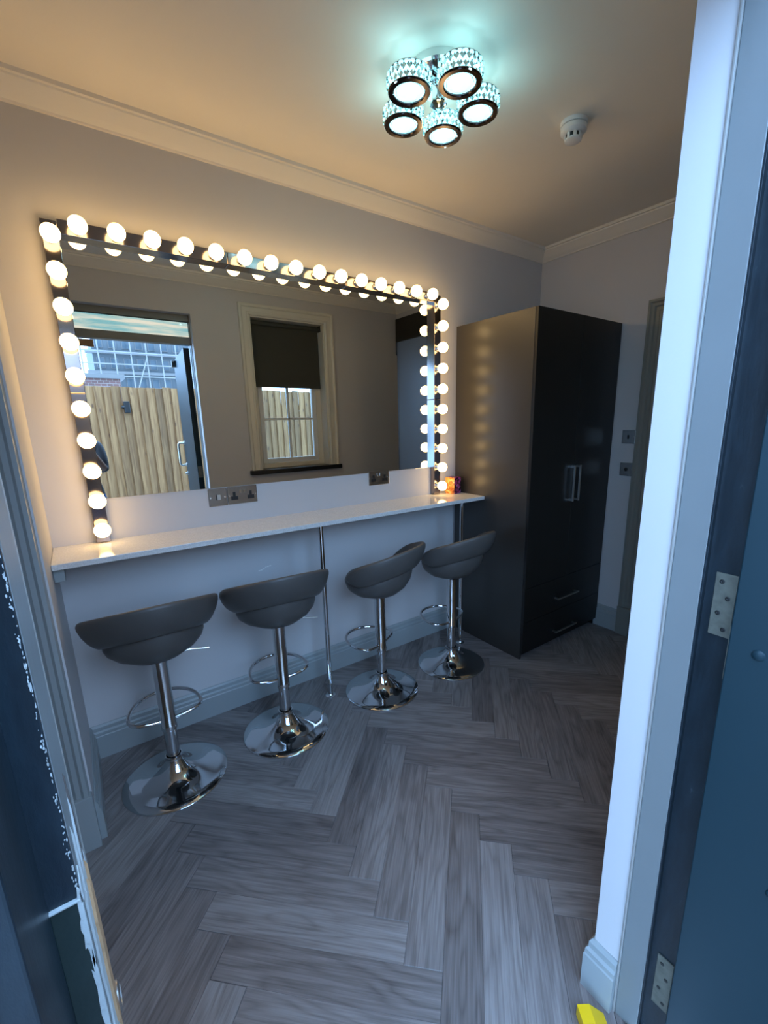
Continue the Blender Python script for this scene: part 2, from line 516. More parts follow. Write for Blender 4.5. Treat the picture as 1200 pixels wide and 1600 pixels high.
# ================================================================== STRUCTURE
# ---- floor: subfloor slab with herringbone planks
bm = B(); box(bm, (XL - .1, YO, -.06), (XR + .1, 0.1, -.004))
floor = struct('floor', bm, M['subfloor'], 'grey oak herringbone plank floor under the bar stools', 'floor')

PW, PL = 0.1085, 0.628
def clip_poly(poly, ax, val, keep_less):
    out = []
    for i in range(len(poly)):
        a, b = poly[i], poly[(i + 1) % len(poly)]
        ia = (a[ax] <= val) if keep_less else (a[ax] >= val)
        ib = (b[ax] <= val) if keep_less else (b[ax] >= val)
        if ia: out.append(a)
        if ia != ib:
            t = (val - a[ax]) / (b[ax] - a[ax]); out.append(a.lerp(b, t))
    return out

def plank_mesh(poly):
    me_bm = B()
    g = 0.0006
    c = sum(poly, Vector((0, 0))) / len(poly)
    def shrink(d): return [p + (c - p).normalized() * d for p in poly]
    lo = [me_bm.verts.new((p.x, p.y, -.004)) for p in shrink(g)]
    mid = [me_bm.verts.new((p.x, p.y, -.0012)) for p in shrink(g)]
    top = [me_bm.verts.new((p.x, p.y, 0)) for p in shrink(g + .0016)]
    n = len(poly)
    for i in range(n):
        j = (i + 1) % n
        me_bm.faces.new((lo[i], lo[j], mid[j], mid[i])); me_bm.faces.new((mid[i], mid[j], top[j], top[i]))
    me_bm.faces.new(top)
    bmesh.ops.recalc_face_normals(me_bm, faces=me_bm.faces[:])
    me = bpy.data.meshes.new('plank'); me_bm.to_mesh(me); me_bm.free()
    me.materials.append(M['plank'])
    return me

full_poly = [Vector((-PL / 2, -PW / 2)), Vector((PL / 2, -PW / 2)), Vector((PL / 2, PW / 2)), Vector((-PL / 2, PW / 2))]
full_mesh = plank_mesh(full_poly)
def add_plank(cx, cy, ang):
    R = Matrix.Rotation(ang, 2); Ri = Matrix.Rotation(-ang, 2); C = Vector((cx, cy))
    poly = [C + R @ p for p in full_poly]
    q = poly
    for ax, v, less in ((0, XR, True), (0, XL, False), (1, 0.0, True), (1, YF - .10, False)):
        q = clip_poly(q, ax, v, less)
        if len(q) < 3: return
    # the nib beside the counter keeps the planks out of its corner
    if all(p.x < XN and p.y > YN for p in q): return
    area = abs(sum(q[i].x * q[(i + 1) % len(q)].y - q[(i + 1) % len(q)].x * q[i].y for i in range(len(q)))) / 2
    if area < .0009: return
    if abs(area - PL * PW) < 1e-5: me = full_mesh
    else: me = plank_mesh([Ri @ (p - C) for p in q])
    o = bpy.data.objects.new('plank', me); COL.objects.link(o)
    o.location = (cx, cy, 0); o.rotation_euler = (0, 0, ang); o.parent = floor
s2 = math.sqrt(.5)
per = PW / s2
for k in range(-2, 4):
    for i in range(-26, 26):
        px = 0.253 + .888 * k; py = -0.872 + per * i
        # column running (1,-1): corner P, along d, width along n
        d = Vector((s2, -s2)); nn = Vector((s2, s2))
        c = Vector((px, py)) + d * PL / 2 + nn * PW / 2
        if XL - .5 < c.x < XR + .5 and YF - .6 < c.y < .6: add_plank(c.x, c.y, -PI / 4)
        q = Vector((px, py)) + d * PL
        c = q + nn * PL / 2 + d * PW / 2
        if XL - .5 < c.x < XR + .5 and YF - .6 < c.y < .6: add_plank(c.x, c.y, PI / 4)

# ---- ceiling and walls
bm = B(); box(bm, (XL - .1, YO, H), (XR + .1, .1, H + .1))
struct('ceiling', bm, M['ceiling'], 'plain off-white ceiling with crystal lamp', 'ceiling')
bm = B(); box(bm, (XN - .1, 0, -.06), (XR + .1, .1, H))
wb = struct('wall_back', bm, M['wall'], 'grey painted wall behind the mirror and counter', 'wall')
bm = B(); box(bm, (XR, YO, -.06), (XR + .1, 0, H))
struct('wall_right', bm, M['wall'], 'grey painted wall with switches beside the wardrobe', 'wall')
bm = B()
box(bm, (XN - .1, YN, -.06), (XN, 0, H))
box(bm, (XL - .1, YN, -.06), (XN - .1, YN + .1, H))
box(bm, (XL - .1, YO, -.06), (XL, YN, H))
struct('wall_left', bm, M['wall'], 'grey painted left wall stepping back by the counter end', 'wall')
bm = B()
box(bm, (XL, YO, -.06), (DX0 - .05, YF, H)); box(bm, (DX0 - .05, -1.8675, -.06), (DX0, YF, H))
box(bm, (DX0, YO, DZ), (DX1, YF, H)); box(bm, (DX0 - .05, YO, DZ), (DX0, -1.8675, H)); box(bm, (DX1, YO, DZ), (DX1 + .05, -1.8675, H))
box(bm, (DX1 + .05, YO, -.06), (WX0, YF, H)); box(bm, (DX1, -1.8675, -.06), (DX1 + .05, YF, H))
box(bm, (WX0, YO, -.06), (WX1, YF, WZ0)); box(bm, (WX0, YO, WZ1), (WX1, YF, H))
box(bm, (WX1, YO, -.06), (XR, YF, H))
struct('wall_front', bm, M['wall'], 'grey painted entrance wall with doorway and sash window', 'wall')
bm = B()
box(bm, (XL - .1, YO - .02, -.2), (DX0 - .06, YO - .001, 3.2)); box(bm, (DX0 - .06, YO - .02, DZ + .04), (DX1 + .06, YO - .001, 3.2))
box(bm, (DX1 + .06, YO - .02, -.2), (WX0, YO - .001, 3.2)); box(bm, (WX0, YO - .02, -.2), (WX1, YO - .001, WZ0 - .05))
box(bm, (WX0, YO - .02, WZ1), (WX1, YO - .001, 3.2)); box(bm, (WX1, YO - .02, -.2), (XR + .1, YO - .001, 3.2))
struct('wall_outside', bm, M['render'], 'pale rendered outside face of the entrance wall', 'wall')

bm = B(); rnd = random.Random(9)
for k in range(6):
    x = .862 + .012 * k; z = .722 + .0035 * k + rnd.uniform(-.002, .002); r_ = rnd.uniform(.005, .008)
    vv = [bm.verts.new((x + r_ * math.cos(t), -.0006, z + r_ * .55 * math.sin(t))) for t in (0, 1, 2, 3, 4, 5)]; bm.faces.new(vv[::-1])
link('filler_mark', bm, simple('white_filler', (.85, .84, .80), .7), wb)
# ---- coving (mitred sweep around the plan), one object per wall
# travel clockwise seen from above is "left = outside"; go counter-clockwise so left = inside
PLAN = [(XR, 0), (XN, 0), (XN, YN), (XL, YN), (XL, YF), (XR, YF)]
cov = [(0, HC), (.010, HC), (.012, HC + .006), (.030, HC + .020), (.052, HC + .040), (.066, HC + .052), (.068, HC + .058), (.078, HC + .060), (.080, H), (0, H)]
names = ['trim_1', 'trim_2', 'trim_3', 'trim_4', 'trim_5', 'trim_6']
labs = ['coved cornice along the mirror wall', 'coved cornice on the short nib above the counter end', 'coved cornice over the side doorway',
        'coved cornice on the far left wall', 'coved cornice over the entrance door and window', 'coved cornice on the wall behind the wardrobe']
for i in range(6):
    struct(names[i], sweep(PLAN, cov, lambda x, y, d: (x, y, d), closed=True, only=[i]), M['coving'], labs[i], 'coving')

# ---- skirting
SK = [(0, 0), (.018, 0), (.018, .108), (.0155, .112), (.0155, .126), (.010, .133), (.010, .150), (.004, .160), (0, .160)]
def skirt(name, path, label):
    struct(name, sweep(path, SK, lambda x, y, d: (x, y, d)), M['trim'], label, 'skirting board')
WD0, WD1 = 2.2374, 3.076     # wardrobe in x
skirt('baseboard_back', [(WD0 - .003, 0), (XN, 0), (XN, YN)], 'moulded grey-blue skirting under the counter')
skirt('baseboard_right', [(XR, -.797), (XR, -.003)], 'moulded skirting between wardrobe and inner door')
skirt('baseboard_front', [(DX1, -1.862), (DX1, YF), (XR, YF), (XR, -1.735)], 'moulded skirting wrapping the corner by the entrance')
skirt('baseboard_left', [(XL, YN), (XL, YF), (DX0, YF)], 'moulded skirting on the far left side')

# ================================================================== ENTRANCE DOOR
# lining, stop, rebate and exterior face (light inside paint, dark outside paint)
bm = B()
box(bm, (DX0 - .05, -1.92, -.05), (DX0 + .009, -1.868, DZ), .0015)
box(bm, (DX1 - .001, -1.92, -.05), (DX1 + .05, -1.868, DZ), .0015)
box(bm, (DX0, -1.92, 2.283), (DX1, -1.868, DZ), .0015)
box(bm, (DX0, -1.94, 2.108), (DX1, -1.868, 2.165), .002)
fr = struct('trim_7', bm, M['frame_light'], 'pale blue-grey painted entrance door lining', 'door frame')
bm = B()
box(bm, (DX1 - .005, -1.868, -.0), (DX1 + .001, -1.862, DZ), .002)
link('bead', bm, M['bead'], fr)
bm = B()
box(bm, (DX0 + .003, -1.868, 0), (DX0 + .009, -1.862, DZ), .002)
link('bead', bm, M['bead'], fr)
bm = B()
box(bm, (DX0 - .05, YO - .004, -.10), (DX0 - .007, -1.9205, DZ), .0015)
box(bm, (DX0 - .05, -1.9235, -.05), (DX0 + .0088, -1.9202, DZ), .0005); box(bm, (DX1 - .0008, -1.9235, -.05), (DX1 + .05, -1.9202, DZ), .0005)
box(bm, (DX0 - .075, YO - .022, -.10), (DX0 - .03, YO - .0045, DZ + .03), .003)
box(bm, (DX1 + .012, YO - .004, -.10), (DX1 + .05, -1.9205, DZ), .0015)
box(bm, (DX0 - .007, YO - .004, 2.30), (DX1 + .012, -1.9205, DZ), .0015)
dk = struct('trim_8', bm, M['frame_dark'], 'scuffed dark blue outer door frame with chipped edges', 'door frame')
# lower replacement piece of the stop with its ledge
bm = B(); box(bm, (DX0 - .0072, -1.9248, .78), (DX0 + .0080, -1.9225, 1.188), .0006)
link('repair_piece', bm, simple('dark_green_primer', (0.010, 0.022, 0.020), .5, bump=.3, var=.2, vscale=30), dk)
# chipped wood around the latch
def blob(name, cy, cz, ry, rz_, x, mat, seed, par, th=.0015, n=22):
    rnd = random.Random(seed); bm = B()
    a = []; b = []
    for i in range(n):
        t = 2 * PI * i / n
        k = 1 + rnd.uniform(-.28, .28)
        y = cy + ry * k * math.cos(t); z = cz + rz_ * k * math.sin(t)
        a.append(bm.verts.new((x, y, z))); b.append(bm.verts.new((x + th, cy + (y - cy) * .86, cz + (z - cz) * .93)))
    for i in range(n):
        j = (i + 1) % n; bm.faces.new((a[i], a[j], b[j], b[i]))
    bm.faces.new(b)
    bmesh.ops.recalc_face_normals(bm, faces=bm.faces[:])
    return link(name, bm, mat, par)
blob('chipped_paint', -1.894, 1.08, .022, .135, DX0 + .0088, M['chip'], 3, fr, .0012, 30)
blob('splintered_wood', -1.892, 1.095, .009, .075, DX0 + .0096, M['bare_wood'], 5, fr, .002, 24)
blob('splintered_wood', -1.888, 1.20, .004, .045, DX0 + .0089, simple('old_dark_wood', (.10, .08, .07), .9), 8, fr, .001, 20)
bm = B(); lathe(bm, [(0, 0), (.011, 0), (.011, .002), (.007, .003), (.006, .001), (0, .001)], 20, Matrix.Translation((DX0 + .0098, -1.876, 1.035)) @ Matrix.Rotation(PI / 2, 4, 'Y'))
link('latch_keep', bm, M['steel'], fr, True)
blob('chipped_paint', -1.915, 1.19, .006, .012, DX0 + .0085, M['chip'], 13, fr, .001, 12)
rnd = random.Random(4)
bm = B()
for i in range(260):
    z = rnd.uniform(1.12, 1.60) if rnd.random() < .88 else rnd.uniform(.9, 1.9)
    x = DX0 + .0086 - abs(rnd.gauss(0, .0007)); s_ = rnd.uniform(.00025, .0007); k_ = rnd.uniform(1.5, 4.5)
    y = -1.9240
    vv = [bm.verts.new((x + s_ * rnd.uniform(.5, 1) * math.cos(t), y + rnd.uniform(-.0002, .0001), z + k_ * s_ * rnd.uniform(.5, 1) * math.sin(t))) for t in (0.2, 1.3, 2.5, 3.6, 5.0)]
    bm.faces.new(vv)
o = link('paint_chips', bm, M['chip'], dk); o['kind'] = 'stuff'

def face_blob(name, cx, cz, rx, rz_, mat, seed, n=24, y=-1.9252):
    rnd = random.Random(seed); bm = B(); a = []; b = []
    for i in range(n):
        t = 2 * PI * i / n; k = 1 + rnd.uniform(-.35, .35)
        x = min(DX0 + .0092, cx + rx * k * math.cos(t)); z = cz + rz_ * k * math.sin(t)
        a.append(bm.verts.new((x, y + .002, z))); b.append(bm.verts.new((x, y, z)))
    for i in range(n):
        j = (i + 1) % n; bm.faces.new((a[i], a[j], b[j], b[i]))
    bm.faces.new(b); bmesh.ops.recalc_face_normals(bm, faces=bm.faces[:])
    return link(name, bm, mat, dk)
face_blob('chipped_paint', DX0 + .0078, 1.165, .0022, .026, M['chip'], 21)
face_blob('chipped_paint', DX0 + .0085, 1.105, .0022, .040, M['chip'], 22)
face_blob('chipped_paint', DX0 + .0068, 1.045, .0028, .016, M['chip'], 23)
face_blob('chipped_paint', DX0 - .004, 1.015, .0045, .018, M['chip'], 24)
bm = B(); box(bm, (DX0 - .0072, -1.9262, 1.187), (DX0 + .0085, -1.9205, 1.1886), .0004); link('chipped_ledge', bm, M['chip'], dk)
# transom light
bm = B(); box(bm, (DX0 + .009, -1.903, 2.165), (DX1 - .001, -1.898, 2.283))
link('pane', bm, M['glass_dimmed'], fr)
# leaf, opened outwards a little past square; local x runs from the hinge to the free edge, local y = thickness
LA = -PI / 2 + math.radians(5.4)
leafm = Matrix.Translation((1.0745, -1.982, 0)) @ Matrix.Rotation(LA, 4, 'Z')
leaf = bpy.data.objects.new('door_1', None); COL.objects.link(leaf)
leaf.location = (1.0745, -1.982, 0); leaf.rotation_euler = (0, 0, LA)
leaf['kind'] = 'structure'; leaf['label'] = 'dark blue entrance door leaf standing open outwards'; leaf['category'] = 'door'
# room-side face of the leaf is at local y = -0.05 (faces -x)
bm = B(); box(bm, (0.0, -.050, .012), (.928, -.004, 2.10), .002)
link('leaf', bm, M['leaf'], leaf)
bm = B()
for (lx, lz) in ((.042, 1.085), (.118, .655)):
    lathe(bm, [(0.0095, 0), (.0095, .0012), (.008, .003), (.004, .004), (0, .0045)], 20, Matrix.Translation((lx, -.050, lz)) @ Matrix.Rotation(PI / 2, 4, 'X'))
    link('bolt_cap', bm, M['leaf'], leaf, True); bm = B()
bm.free()
def ppt(y, z, x): return (x, y, z)
bm = B()
hx = .855
tube(bm, [(hx, -.050, 1.295), (hx, -.095, 1.300), (hx, -.108, 1.288), (hx, -.110, 1.27), (hx, -.110, 1.10), (hx, -.108, 1.082), (hx, -.095, 1.070), (hx, -.050, 1.075)], .0105, 12)
for z in (1.297, 1.073):
    lathe(bm, [(.024, 0), (.024, .006), (.018, .010), (0, .010)], 20, Matrix.Translation((hx, -.050, z)) @ Matrix.Rotation(PI / 2, 4, 'X'))
link('pull_handle', bm, M['steel'], leaf, True)
bm = B(); lathe(bm, [(.022, 0), (.022, .006), (.012, .010), (.012, .022), (0, .024)], 20, Matrix.Translation((hx + .01, -.050, .985)) @ Matrix.Rotation(PI / 2, 4, 'X'))
box(bm, (hx - .03, -.078, .98), (hx + .02, -.070, .99), .002)
link('thumb_turn', bm, M['steel'], leaf, True)
bm = B(); box(bm, (.74, -.085, 2.03), (.80, -.050, 2.09), .004); box(bm, (.70, -.075, 2.07), (.78, -.062, 2.082), .002)
link('closer_bracket', bm, M['black'], leaf)
# hinges: plate on the frame rebate
def hinge(z0, z1):
    bm = B()
    box(bm, (DX1 + .0085, -1.972, z0), (DX1 + .0122, -1.938, z1), .001)
    h = link('hinge', bm, M['old_metal'], dk)
    bm = B()
    for k in range(4):
        z = z0 + (z1 - z0) * (.12 + .25 * k)
        lathe(bm, [(.0042, 0), (.0042, .0008), (.002, .0012), (0, .0006)], 12, Matrix.Translation((DX1 + .0085, -1.955 + (.006 if k % 2 else -.006), z)) @ Matrix.Rotation(-PI / 2, 4, 'Y'))
    link('screw', bm, M['black'], h)
hinge(1.075, 1.195); hinge(.13, .275); hinge(1.86, 1.98)
bm = B(); box(bm, (0.0, -.045, 1.02), (-.0015, -.012, 1.12), .0005)
link('hinge', bm, M['old_metal'], leaf)

# threshold, step and paving outside
bm = B(); box(bm, (DX0, YO, -.05), (DX1, -1.90, .010), .003)
struct('trim_9', bm, M['steel'], 'metal threshold strip in the entrance doorway', 'threshold')
bm = B(); box(bm, (-6, -8, -.2), (8, YO - .02, -.06))
struct('ground', bm, M['paving'], 'grey paved yard outside the entrance', 'ground')

# tan board below the transom, outside
bm = B(); box(bm, (DX0, -1.955, 2.055), (.405, -1.943, 2.107), .002)
struct('trim_10', bm, M['lintel'], 'tan timber board hanging below the transom', 'board')

# yellow wedge on the floor
bm = B()
v = [bm.verts.new(c) for c in ((0, 0, 0), (.07, 0, 0), (.07, .04, 0), (0, .04, 0), (0, 0, .035), (0, .04, .035), (.03, 0, .035), (.03, .04, .035))]
for f in ((0, 3, 2, 1), (4, 6, 7, 5), (0, 1, 6, 4), (3, 5, 7, 2), (0, 4, 5, 3), (1, 2, 7, 6)): bm.faces.new([v[i] for i in f])
o = link('door_wedge', bm, M['yellow'], None, False, (.962, -1.846, 0), (0, 0, math.radians(-35)))
tag(o, 'bright yellow plastic wedge on the floor by the entrance skirting', 'door wedge')

# ================================================================== WINDOW in the entrance wall (seen in the mirror)
win = bpy.data.objects.new('window_1', None); COL.objects.link(win)
win['kind'] = 'structure'; win['label'] = 'cream framed white sash window half covered by a dark blind'; win['category'] = 'window'
CAS = [(0, 0), (0, .014), (.010, .020), (.020, .020), (.026, .014), (.060, .014), (.066, .024), (.078, .028), (.088, .026), (.090, 0)]
bm = sweep([(WX1, WZ0), (WX1, WZ1), (WX0, WZ1), (WX0, WZ0)], [(-o, d) for o, d in CAS], lambda x, z, d: (x, YF + d, z))
link('architrave', bm, M['cream'], win)
bm = B()   # reveal boards
box(bm, (WX0, -1.95, WZ0), (WX0 + .012, YF, WZ1)); box(bm, (WX1 - .012, -1.95, WZ0), (WX1, YF, WZ1)); box(bm, (WX0, -1.95, WZ1 - .012), (WX1, YF, WZ1))
box(bm, (WX0 + .012, -1.975, WZ0), (WX0 + .065, -1.915, WZ1 - .012), .003); box(bm, (WX1 - .065, -1.975, WZ0), (WX1 - .012, -1.915, WZ1 - .012), .003)
box(bm, (WX0 + .065, -1.975, WZ0), (WX1 - .065, -1.915, WZ0 + .045), .003); box(bm, (WX0 + .065, -1.975, WZ1 - .07), (WX1 - .065, -1.915, WZ1 - .012), .003)
link('window_frame', bm, M['cream'], win)
def sash(z0, z1, y, nm):
    x0, x1 = WX0 + .066, WX1 - .066
    bm = B(); t = .040
    box(bm, (x0, y - .018, z0), (x0 + t, y + .018, z1), .002); box(bm, (x1 - t, y - .018, z0), (x1, y + .018, z1), .002)
    box(bm, (x0 + t, y - .018, z0), (x1 - t, y + .018, z0 + t), .002); box(bm, (x0 + t, y - .018, z1 - t), (x1 - t, y + .018, z1), .002)
    xm = (x0 + x1) / 2; zm = (z0 + z1) / 2
    box(bm, (xm - .011, y - .012, z0 + t), (xm + .011, y + .012, z1 - t), .002)
    box(bm, (x0 + t, y - .012, zm - .010), (x1 - t, y + .012, zm + .010), .002)
    s = link(nm, bm, M['white_gloss'], win)
    for (xa, xb) in ((x0 + t, xm - .011), (xm + .011, x1 - t)):
        for (za, zb) in ((z0 + t, zm - .010), (zm + .010, z1 - t)):
            bm = B(); box(bm, (xa, y - .002, za), (xb, y + .002, zb)); link('pane', bm, M['glass'], s)
sash(1.112, 1.92, -1.935, 'lower_sash')
sash(1.885, 2.30, -1.958, 'upper_sash')
bm = B(); box(bm, (WX0 - .11, YF - .0, WZ0 - .040), (WX1 + .11, YF + .045, WZ0), .004); box(bm, (WX0, -1.975, WZ0 - .02), (WX1, YF, WZ0 + .001))
link('sill', bm, M['sill'], win)
bl = thing('roller_blind', 'dark grey roller blind half drawn over the sash window', 'blind')
bm = B(); box(bm, (WX0 + .025, -1.8815, 1.80), (WX1 - .025, -1.8795, 2.32)); link('blind_fabric', bm, M['blind'], bl)
bm = B(); lathe(bm, [(.020, 0), (.020, WX1 - WX0 - .04)], 20, Matrix.Translation((WX0 + .02, -1.87, 2.335)) @ Matrix.Rotation(PI / 2, 4, 'Y')); link('blind_roller', bm, M['blind'], bl, True)
bm = B(); box(bm, (WX0 + .025, -1.884, 1.795), (WX1 - .025, -1.877, 1.812), .002); link('bottom_rail', bm, M['blind'], bl)
for xx in (WX0 + .0125, WX1 - .02):
    bm = B(); box(bm, (xx, -1.89, 2.31), (xx + .0075, -1.84, 2.362)); link('bracket', bm, M['black'], bl)

# ================================================================== INNER DOORS
def inner_door(name, label, path, mapf, leafbox, mat, plinths, panels, hand):
    d = bpy.data.objects.new(name, None); COL.objects.link(d)
    d['kind'] = 'structure'; d['label'] = label; d['category'] = 'door'
    A = [(0, 0), (0, .012), (.006, .017), (.016, .017), (.022, .012), (.040, .012), (.048, .020), (.062, .022), (.070, .030), (.082, .030), (.086, 0)]
    bm = sweep(path, A, mapf); link('architrave', bm, mat, d)
    for p in plinths:
        bm = B(); box(bm, *p, .003); link('plinth_block', bm, mat, d)
    bm = B(); box(bm, *leafbox, .002); lf = link('leaf', bm, mat, d)
    for p in panels:
        bm = B(); box(bm, *p, .006); link('door_panel', bm, mat, lf)
    bm = B(); box(bm, *hand, .003); link('door_handle', bm, M['steel'], lf)
    return d
# right wall door (plan x = XR, opening y -1.66 .. -.878)
# travel so that the left-hand normal points away from the opening
inner_door('door_2', 'grey inner door with moulded architrave past the wardrobe',
           [(-1.655, 0), (-1.655, 2.06), (-.878, 2.06), (-.878, 0)],
           lambda y, z, d: (XR - d, y, z) , ((XR - .008, -1.652, .005), (XR - .0005, -.881, 2.057)), M['trim_dark'],
           [((XR - .036, -.880, 0), (XR, -.792, .20)), ((XR - .036, -1.741, 0), (XR, -1.653, .20))],
           [((XR - .014, -1.20, .25), (XR - .008, -.98, .95)), ((XR - .014, -1.55, .25), (XR - .008, -1.30, .95)),
            ((XR - .014, -1.20, 1.15), (XR - .008, -.98, 1.95)), ((XR - .014, -1.55, 1.15), (XR - .008, -1.30, 1.95))],
           ((XR - .05, -1.60, 1.0), (XR - .008, -1.57, 1.03)))
# side doorway in the return beside the counter (faces the entrance)
inner_door('door_3', 'grey panelled side door left of the counter nib',
           [(-.052, 0), (-.052, 2.06), (-.83, 2.06), (-.83, 0)][::-1],
           lambda x, z, d: (x, YN - d, z), ((-.827, YN - .008, .005), (-.055, YN - .0005, 2.057)), M['trim'],
           [((-.056, YN - .034, 0), (.040, YN, .215)), ((-.92, YN - .034, 0), (-.828, YN, .215))],
           [((-.40, YN - .014, .25), (-.15, YN - .008, .95)), ((-.73, YN - .014, .25), (-.48, YN - .008, .95)),
            ((-.40, YN - .014, 1.15), (-.15, YN - .008, 1.95)), ((-.73, YN - .014, 1.15), (-.48, YN - .008, 1.95))],
           ((-.12, YN - .05, 1.0), (-.09, YN - .008, 1.03)))
# black panel high on the right wall
bp = thing('wall_panel', 'black L-shaped panel high on the wall above the inner door', 'panel')
bm = B(); box(bm, (XR - .022, -1.79, 2.28), (XR - .001, -.885, 2.50), .002); link('cross_board', bm, M['black_panel'], bp)
bm = B(); box(bm, (XR - .022, -1.79, 2.15), (XR - .001, -1.752, 2.279), .002); link('end_board', bm, M['black_panel'], bp)

# ================================================================== COUNTER
ct = thing('vanity_counter', 'long narrow white quartz counter under the mirror on chrome legs', 'counter')
bm = B(); box(bm, (XN + .001, -.2959, .978), (WD0 - .002, -.001, 1.0), .002); link('worktop', bm, M['quartz'], ct)
bm = B(); box(bm, (XN + .001, -.262, .925), (XN + .034, -.001, .9775), .0015); link('batten', bm, M['trim'], ct)
for (px, py) in ((1.12, -.225), (2.10, -.232)):
    bm = B(); lathe(bm, [(.0127, .001), (.0127, .9775)], 20, Matrix.Translation((px, py, 0)))
    lg = link('support_leg', bm, M['chrome'], ct, True)
    for z0, s in ((0.0, 1), (.9775, -1)):
        bm = B(); lathe(bm, [(.028, z0), (.028, z0 + s * .003), (.016, z0 + s * .007), (.0128, z0 + s * .012)], 24, Matrix.Translation((px, py, 0)))
        bmesh.ops.recalc_face_normals(bm, faces=bm.faces[:]); link('flange', bm, M['chrome'], lg, True)

# ================================================================== MIRROR + BULB STRIPS
bm = B(); box(bm, (.236, -.006, 1.178), (2.036, -.0005, 2.165), .001)
o = link('wall_mirror', bm, M['mirror']); tag(o, 'large rectangular frameless wall mirror between the bulb strips', 'mirror')

def bulb_strip():
    """local x along the strip, local y = out from the wall, 0.6 long, 0.05 wide"""
    L = .5985
    root = thing('bulb_strip', '', 'vanity light')
    bm = B(); box(bm, (-L / 2, .0005, -.025), (L / 2, .042, .025), .002)
    link('housing', bm, M['chrome_dark'], root)
    for k in range(5):
        x = -.24 + .12 * k
        T = Matrix.Translation((x, .042, 0)) @ Matrix.Rotation(-PI / 2, 4, 'X')
        bm = B()
        prof = [(.0125, .022), (.020, .0245), (.0255, .030), (.029, .038), (.0305, .048), (.0298, .057), (.0265, .066), (.020, .0735), (.011, .0785), (0, .080)]
        lathe(bm, prof, 20, T); b = link('bulb', bm, M['bulb'], root, 'all')
        bm = B(); lathe(bm, [(.019, 0), (.019, .004), (.0150, .008), (.0145, .023), (.012, .023)], 20, T, close=False)
        link('bulb_cap', bm, M['steel'], b, True)
    return root
proto = bulb_strip()
BX0, BX1, BT = .2139, 2.0593, 2.184
grp = 'round bulb strips around the mirror'
spots = [  # centre x, centre z, angle about y
    (BX0, 1.0015 + .30, 'v', 'lower left vertical strip of five warm bulbs standing on the counter'),
    (BX0, 1.0015 + .90, 'v', 'upper left vertical strip of five warm bulbs beside the mirror'),
    (BX0 + .0255 + .30, BT, 'h', 'left strip of five warm bulbs along the mirror top'),
    (BX0 + .0255 + .90, BT, 'h', 'middle strip of five warm bulbs along the mirror top'),
    (BX0 + .0255 + 1.50, BT, 'h', 'right strip of five warm bulbs along the mirror top'),
    (BX1, 1.0015 + .90, 'v', 'upper right vertical strip of five warm bulbs near the wardrobe'),
    (BX1, 1.0015 + .30, 'v', 'lower right vertical strip of five warm bulbs near the wardrobe')]
for i, (x, z, o_, lab) in enumerate(spots):
    r = proto if i == 0 else tree_copy(proto, (0, 0, 0), 0, lab, grp)
    r['label'] = lab; r['group'] = grp
    r.location = (x, 0, z)
    # local +y must point to -y (out from the wall)
    if o_ == 'h': r.rotation_euler = (0, 0, PI)
    else: r.rotation_euler = (0, -PI / 2, PI)

# ================================================================== SOCKETS AND SWITCHES
def socket_double(root):
    bm = B(); box(bm, (-.0725, -.006, -.043), (.0725, 0, .043), .0025); link('plate', bm, M['nickel'], root)
    for sx in (-1, 1):
        bm = B(); box(bm, (sx * .040 - .0165, -.0068, -.022), (sx * .040 + .0165, -.0058, -.004), .0004); box(bm, (sx * .040 - .0065, -.0068, -.0039), (sx * .040 + .0065, -.0058, .017), .0004)
        ins = link('outlet', bm, M['black'], root)
        bm = B()
        for (a, b_, w_, h_) in ((0, .009, .005, .009), (-.011, -.012, .009, .005), (.011, -.012, .009, .005)):
            box(bm, (sx * .040 + a - w_ / 2, -.0072, b_ - h_ / 2), (sx * .040 + a + w_ / 2, -.0066, b_ + h_ / 2))
        link('pin_hole', bm, M['sill'], ins)
        bm = B(); box(bm, (sx * .0095 - .0055, -.0095, .009), (sx * .0095 + .0055, -.0058, .027), .001); link('rocker', bm, M['chrome'], root)
        bm = B(); lathe(bm, [(.0042, 0), (.0042, .001), (0, .0016)], 12, Matrix.Translation((sx * .0635, -.006, 0)) @ Matrix.Rotation(PI / 2, 4, 'X')); link('screw', bm, M['chrome'], root)
s1 = thing('double_socket', 'dark nickel double socket left of the pair under the mirror, beside a switch', 'socket', (.8135, -.0005, 1.1325), 0, 'double sockets under the mirror')
socket_double(s1)
tree_copy(s1, (1.629, -.0005, 1.145), 0, 'dark nickel double socket alone under the right end of the mirror')
def switch_plate(root, dark=False, blank=False):
    bm = B(); box(bm, (-.043, -.006, -.043), (.043, 0, .043), .0025); link('plate', bm, M['nickel'], root)
    if not dark:
        bm = B(); box(bm, (-.004, -.0095, -.012), (.012, -.0058, .012), .001); link('rocker', bm, M['socket_white'], root)
        bm = B(); box(bm, (-.0085, -.0075, -.013), (-.0045, -.0058, .013)); link('rocker_gap', bm, M['black'], root)
    elif not blank:
        bm = B(); box(bm, (-.006, -.011, -.012), (.006, -.0058, .012), .001); link('rocker', bm, M['black'], root)
    else:
        bm = B(); lathe(bm, [(.012, 0), (.012, .004), (.009, .006), (0, .006)], 18, Matrix.Translation((0, -.006, 0)) @ Matrix.Rotation(PI / 2, 4, 'X')); link('knob', bm, M['black'], root, True)
    for sx in (-1, 1):
        bm = B(); lathe(bm, [(.0042, 0), (.0042, .001), (0, .0016)], 12, Matrix.Translation((sx * .0335, -.006, 0)) @ Matrix.Rotation(PI / 2, 4, 'X')); link('screw', bm, M['chrome'] if not dark else M['nickel'], root)
s = thing('light_switch', 'square nickel switch plate next to the double socket under the mirror', 'switch', (.696, -.0005, 1.1315)); switch_plate(s)
